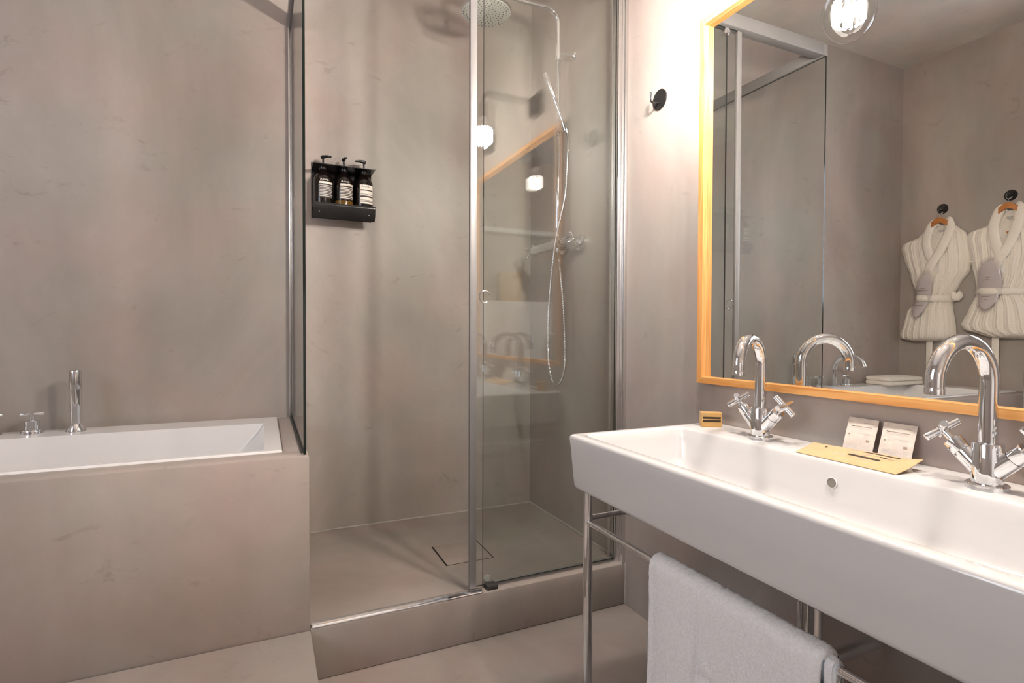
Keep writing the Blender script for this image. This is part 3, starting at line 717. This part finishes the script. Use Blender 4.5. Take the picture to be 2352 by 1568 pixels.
# ------------------------------------------------------------------ bathrobes on the left wall (seen in the mirror)
def interp(tab, z):
    for (za, a), (zb, b) in zip(tab, tab[1:]):
        if za >= z >= zb:
            t = (za-z)/(za-zb) if za != zb else 0; return a+(b-a)*(t*t*(3-2*t)*.5+t*.5)
    return tab[0][1] if z > tab[0][0] else tab[-1][1]
def robe(yc, z_off, L, Rr_, depth, Vz, label, slip_label, hang_label, seed):
    ztop, zbot = L[0][0], L[-1][0]
    def dep(z): return interp(depth, z)
    def front(s, z):
        a = 1-abs(2*s-1)**2.6
        rip = .0055*math.sin(s*46+3*math.sin(z*6+seed))*min(1, 4*s*(1-s)*2)+.003*math.sin(s*150)
        return .012+dep(z)*max(0, a)**.7+rip
    lapV = lambda z: max(0., (z-Vz[1])/(Vz[0]-Vz[1]))       # 0 at V bottom, 1 at neck
    O = (XL, yc, zbot)
    t = root('bathrobe', O, label, 'bathrobe', 'bathrobes on the left wall')
    NZ, NS = 84, 90; rings = []
    for i in range(NZ+1):
        q = i/NZ; z = ztop-(ztop-zbot)*q
        yl, yr = interp(L, z), interp(Rr_, z); ring = []
        k0 = 1.0
        if q < .03: k0 = .5+.5*q/.03
        if q > .965: k0 = math.sqrt(max(.02, 1-((q-.965)/.035)**2))
        for j in range(NS+1):
            s = j/NS; y = yl+(yr-yl)*s; x = front(s, z)*k0
            v = lapV(z)
            if v > 0:
                hw = .062*v+.004
                dd = abs(y-(yc+.002))
                if dd < hw: x -= min(.05, .9*(hw-dd)+.012)*min(1, v*3)
            ring.append(Vector((XL+max(.008, x), y, z)))
        back = [Vector((XL+.004, yl+(yr-yl)*(1-j/12), z)) for j in range(1, 12)]
        rings.append(ring+back)
    MB().loft(rings, True, True).build('gown', 'robe', t, O, angle=70)
    def fx(y, z):
        yl, yr = interp(L, z), interp(Rr_, z); s = min(.97, max(.03, (y-yl)/(yr-yl))); return XL+front(s, z)
    # shawl collar
    def ribbon(path, wd, th, name):
        P = smooth_path(path, 8); rs = []
        for i, p in enumerate(P):
            tn = (P[min(i+1, len(P)-1)]-P[max(i-1, 0)]).normalized(); nn = Vector((1, 0, 0)); sd = tn.cross(nn).normalized(); nn = sd.cross(tn).normalized()
            if nn.x < 0: nn = -nn
            rs.append([p+sd*wd/2*a+nn*th*b for a, b in ((-1, 0), (-.9, .55), (-.5, .95), (0, 1), (.5, .95), (.9, .55), (1, 0), (0, -.35))])
        MB().loft(rs).build(name, 'robe', t, O, angle=60)
    zt, vb = ztop, Vz[1]
    mk = lambda y, z, e=.004: (fx(y, z)+e, y, z)
    wz = BELT(z_off)[0]
    ribbon([(XL+.012, yc+.034, zt+.022), (XL+.032, yc+.048, zt+.012), mk(yc+.066, zt-.04), mk(yc+.062, zt-.12), mk(yc+.034, vb+.05), mk(yc+.004, vb-.015)], .062, .014, 'collar')
    ribbon([(XL+.012, yc-.034, zt+.022), (XL+.032, yc-.048, zt+.012), mk(yc-.064, zt-.04, .006), mk(yc-.060, zt-.12, .007), mk(yc-.024, vb+.05, .008), mk(yc+.020, vb-.03, .009), mk(yc+.055, vb-.12, .009), mk(yc+.085, wz+.04, .004)], .062, .014, 'collar')
    # inner neck with small label
    MB().box(XL+.012, XL+.016, yc-.010, yc+.026, zt-.055, zt-.038).build('neck_tag', 'grey_text', t, O)
    # belt
    bz, bh = BELT(z_off); yl, yr = interp(L, bz), interp(Rr_, bz)
    def belt_ring(z, e):
        out = []
        for j in range(41):
            q_ = j/40; y = yl+(yr-yl)*q_+(.006 if q_ == 0 else -.006 if q_ == 1 else 0)
            lift = .026*math.exp(-((y-yc-.070)/(.050 if seed < 2 else .066))**4)
            a_ = max(0, 1-abs(2*q_-1)**2.6)**.7
            out.append(Vector((XL+.0175+dep(bz)*a_+e+lift if 0 < q_ < 1 else XL+.006, y, z-.012*(q_-.5))))
        return out
    bl = MB(); bl.loft([belt_ring(bz-bh/2, .001), belt_ring(bz-bh/2+.004, .010), belt_ring(bz, .013), belt_ring(bz+bh/2-.004, .010), belt_ring(bz+bh/2, .001)], False, False, wrap=False)
    blo = bl.build('belt', 'robe', t, O, angle=60)
    kn = MB(); kc = Vector((XL+.03, yr-.035, bz+.01))
    kn.loft([[kc+Vector((.022*math.cos(b)*r_, (h-.5)*.075, .034*math.sin(b)*r_+.006*math.sin(h*9))) for b in (2*PI*k/14 for k in range(14))] for h, r_ in ((0, .25), (.12, .8), (.3, 1.1), (.5, .8), (.7, 1.15), (.9, .8), (1, .3))])
    kn.build('belt_knot', 'robe', blo, O, angle=80)
    tl = MB().box(XL+.030, XL+.036, yc+.042, yc+.082, zbot-.21, zbot+.04, bev=.002); tl.build('belt_end', 'robe', blo, O)
    # chest pocket seam
    MB().box(fx(yc+.17, vb-.02)-.002, fx(yc+.17, vb-.02)+.004, yc+.13, yc+.20, vb-.028, vb-.022).build('pocket_edge', 'robe', t, O)
    # slippers in clear film tucked under the belt: a thing of its own
    c = Vector((0, yc+.070, bz+(.022 if seed < 2 else .042))); O3 = (XL+.09, c.y, bz-.15)
    sl = root('slipper_pack', O3, slip_label, 'slippers', 'slipper packs under the robe belts')
    tilt = math.radians(-12 if seed < 2 else -4); hw_ = .056 if seed < 2 else .074
    def fs_(y, z):
        yl, yr = interp(L, z), interp(Rr_, z); q_ = min(.95, max(.05, (y-yl)/(yr-yl)))
        return XL+.0205+dep(z)*max(0, 1-abs(2*q_-1)**2.6)**.7
    def oval(k, off):
        out = []
        for b in (2*PI*k2/40 for k2 in range(40)):
            u, v = .056/.056*hw_*math.cos(b)*(1+.10*math.sin(b))*k, .165*math.sin(b)*k
            y = c.y+u*math.cos(tilt)+v*math.sin(tilt); z = c.z+v*math.cos(tilt)-u*math.sin(tilt)
            bx_ = fs_(y, z); far = abs(z-bz)
            out.append(Vector((bx_+.003+off+min(.014, far*.12), y, z)))
        return out
    sm = MB().loft([oval(.96, .0), oval(1.0, .004), oval(.97, .010), oval(.9, .012), oval(.7, .014), oval(.5, .015), oval(.3, .0155), oval(.12, .0155), oval(.02, .0155)], True, True)
    for (dv, hw, hh) in ((.052, .016, .004), (.036, .036, .005), (-.075, .03, .004), (-.095, .012, .004)):
        y = c.y+dv*math.sin(tilt); z = c.z+dv*math.cos(tilt); xx = fs_(y, z)+.0195+min(.014, abs(z-bz)*.12)
        sm.quad((xx, y-hw*.9, z-hh/2), (0, hw*1.8, 0), (0, 0, hh), 1)
    sm.build('sole', ['slipper', 'ink_soft'], sl, O3, angle=60, recalc=False)
    fl = MB(); fl.loft([[p+Vector((.002*noise.noise(p*45), 0, 0)) for p in oval(k, o_)] for k, o_ in ((1.16, .004), (1.10, .014), (.95, .019), (.75, .022), (.5, .023), (.3, .0235), (.1, .0235))], False, True); fl.build('clear_wrap', 'film', sl, O3, angle=15)
    # hanger
    O4 = (XL+.05, yc, zt)
    hg = root('coat_hanger', O4, hang_label, 'hanger', 'wooden hangers in the bathrobes')
    hp_ = [(-.19, -.075), (-.13, -.035), (-.06, -.004), (0, .030), (.06, -.004), (.13, -.035), (.19, -.075)]
    P = smooth_path([(XL+.055-.02*abs(a)/.19, yc+a, zt+b) for a, b in hp_], 6)
    rs = [[p+Vector((.008*a, 0, .019*b)) for a, b in ((-1, -1), (1, -1), (1, 1), (-1, 1))] for p in P]
    P2 = [p for p in P if abs(p.y-yc) < .052]; rs = [[p+Vector((.009*a, 0, .019*b)) for a, b in ((-1, -1), (1, -1), (1, 1), (-1, 1))] for p in P2]
    MB().loft(rs).build('shoulder_bar', 'hanger_wood', hg, O4, angle=30)
    MB().box(XL+.035, XL+.047, yc-.03, yc+.03, zt-.155, zt-.140, bev=.003).build('trouser_bar', 'hanger_wood', hg, O4)
    MB().tube([(XL+.052, yc, zt+.04), (XL+.048, yc, zt+.07)]+arc((XL+.038, yc+.000, zt+.092), (0, -.5, -.86), (0, .86, -.5), .018, -40, 220, 14), .0018, 8).build('wire_hook', 'chrome_soft', hg, O4)
def BELT(z_off): return (1.333+z_off, .048)
L1 = [(1.872, 2.372), (1.834, 2.439), (1.80, 2.470), (1.762, 2.580), (1.726, 2.592), (1.646, 2.572), (1.508, 2.524), (1.372, 2.478), (1.305, 2.480), (1.244, 2.545), (1.15, 2.565), (1.066, 2.592), (1.035, 2.586), (1.016, 2.50)]
R1 = [(1.872, 2.262), (1.834, 2.215), (1.79, 2.170), (1.74, 2.150), (1.60, 2.135), (1.524, 2.142), (1.42, 2.205), (1.345, 2.246), (1.286, 2.246), (1.12, 2.222), (1.066, 2.220), (1.035, 2.24), (1.016, 2.31)]
DP = [(1.88, .030), (1.75, .070), (1.55, .090), (1.33, .085), (1.10, .105), (1.01, .085)]
robe(2.318, 0, L1, R1, DP, (1.872, 1.600), 'cream bathrobe on the left wall nearest the tub corner, seen in the mirror', 'mauve slipper pack in clear film under the belt of the robe nearest the corner', 'wooden coat hanger in the neck of the bathrobe nearest the corner', 1.0)
sh_ = lambda tab, dz, f: [(z+dz, f(z, y)) for z, y in tab]
L2 = [(1.895, 1.972), (1.85, 2.028), (1.815, 2.040), (1.779, 2.155), (1.735, 2.165), (1.60, 2.140), (1.45, 2.108), (1.379, 2.097), (1.350, 2.099), (1.241, 2.144), (1.14, 2.188), (1.104, 2.172), (1.075, 2.08), (1.045, 2.00)]
R2 = [(1.895, 1.862), (1.85, 1.815), (1.80, 1.77), (1.76, 1.735), (1.60, 1.725), (1.45, 1.765), (1.379, 1.80), (1.350, 1.80), (1.241, 1.74), (1.14, 1.70), (1.104, 1.70), (1.075, 1.72), (1.045, 1.78)]
DP2 = [(z+.02, d_) for z, d_ in DP]
robe(1.918, .025, L2, R2, DP2, (1.895, 1.60), 'cream bathrobe on the left wall at the right edge of the mirror view', 'mauve slipper pack in clear film under the belt of the robe at the mirror edge', 'wooden coat hanger in the neck of the bathrobe at the mirror edge', 4.0)

# ------------------------------------------------------------------ behind the camera (faint reflections in the shower glass)
O = (-1.0, YR, 0)
led = struct(MB().box(-1.20, -.35, YR, YR+.16, 0, 1.36, bev=.004).build('trim_7', 'white'))
o = tag(MB().box(-1.30, -.52, YR, YR+.14, 1.985, 2.025, bev=.003).build('wall_shelf', 'white', None, (-.9, YR, 2.0)), 'white wall shelf on the wall opposite the shower, reflected in the shower glass', 'shelf')
bg_ = MB(); rs = []
for z, k, dpt in ((0, .92, .045), (.02, .95, .05), (.16, 1.0, .045), (.23, 1.02, .028), (.272, 1.03, .020), (.275, 1.0, .016)):
    rs.append([Vector((-.80+p.x*k, YR+.08+p.y, 1.361+z)) for p in rrect(-.11, .11, -dpt, dpt, 0, .008, 3)])
bg_.loft(rs)
tag(bg_.build('paper_bag', 'paperbag', None, (-.80, YR+.08, 1.361)), 'folded brown paper bag on the white ledge, reflected in the shower glass', 'bag')
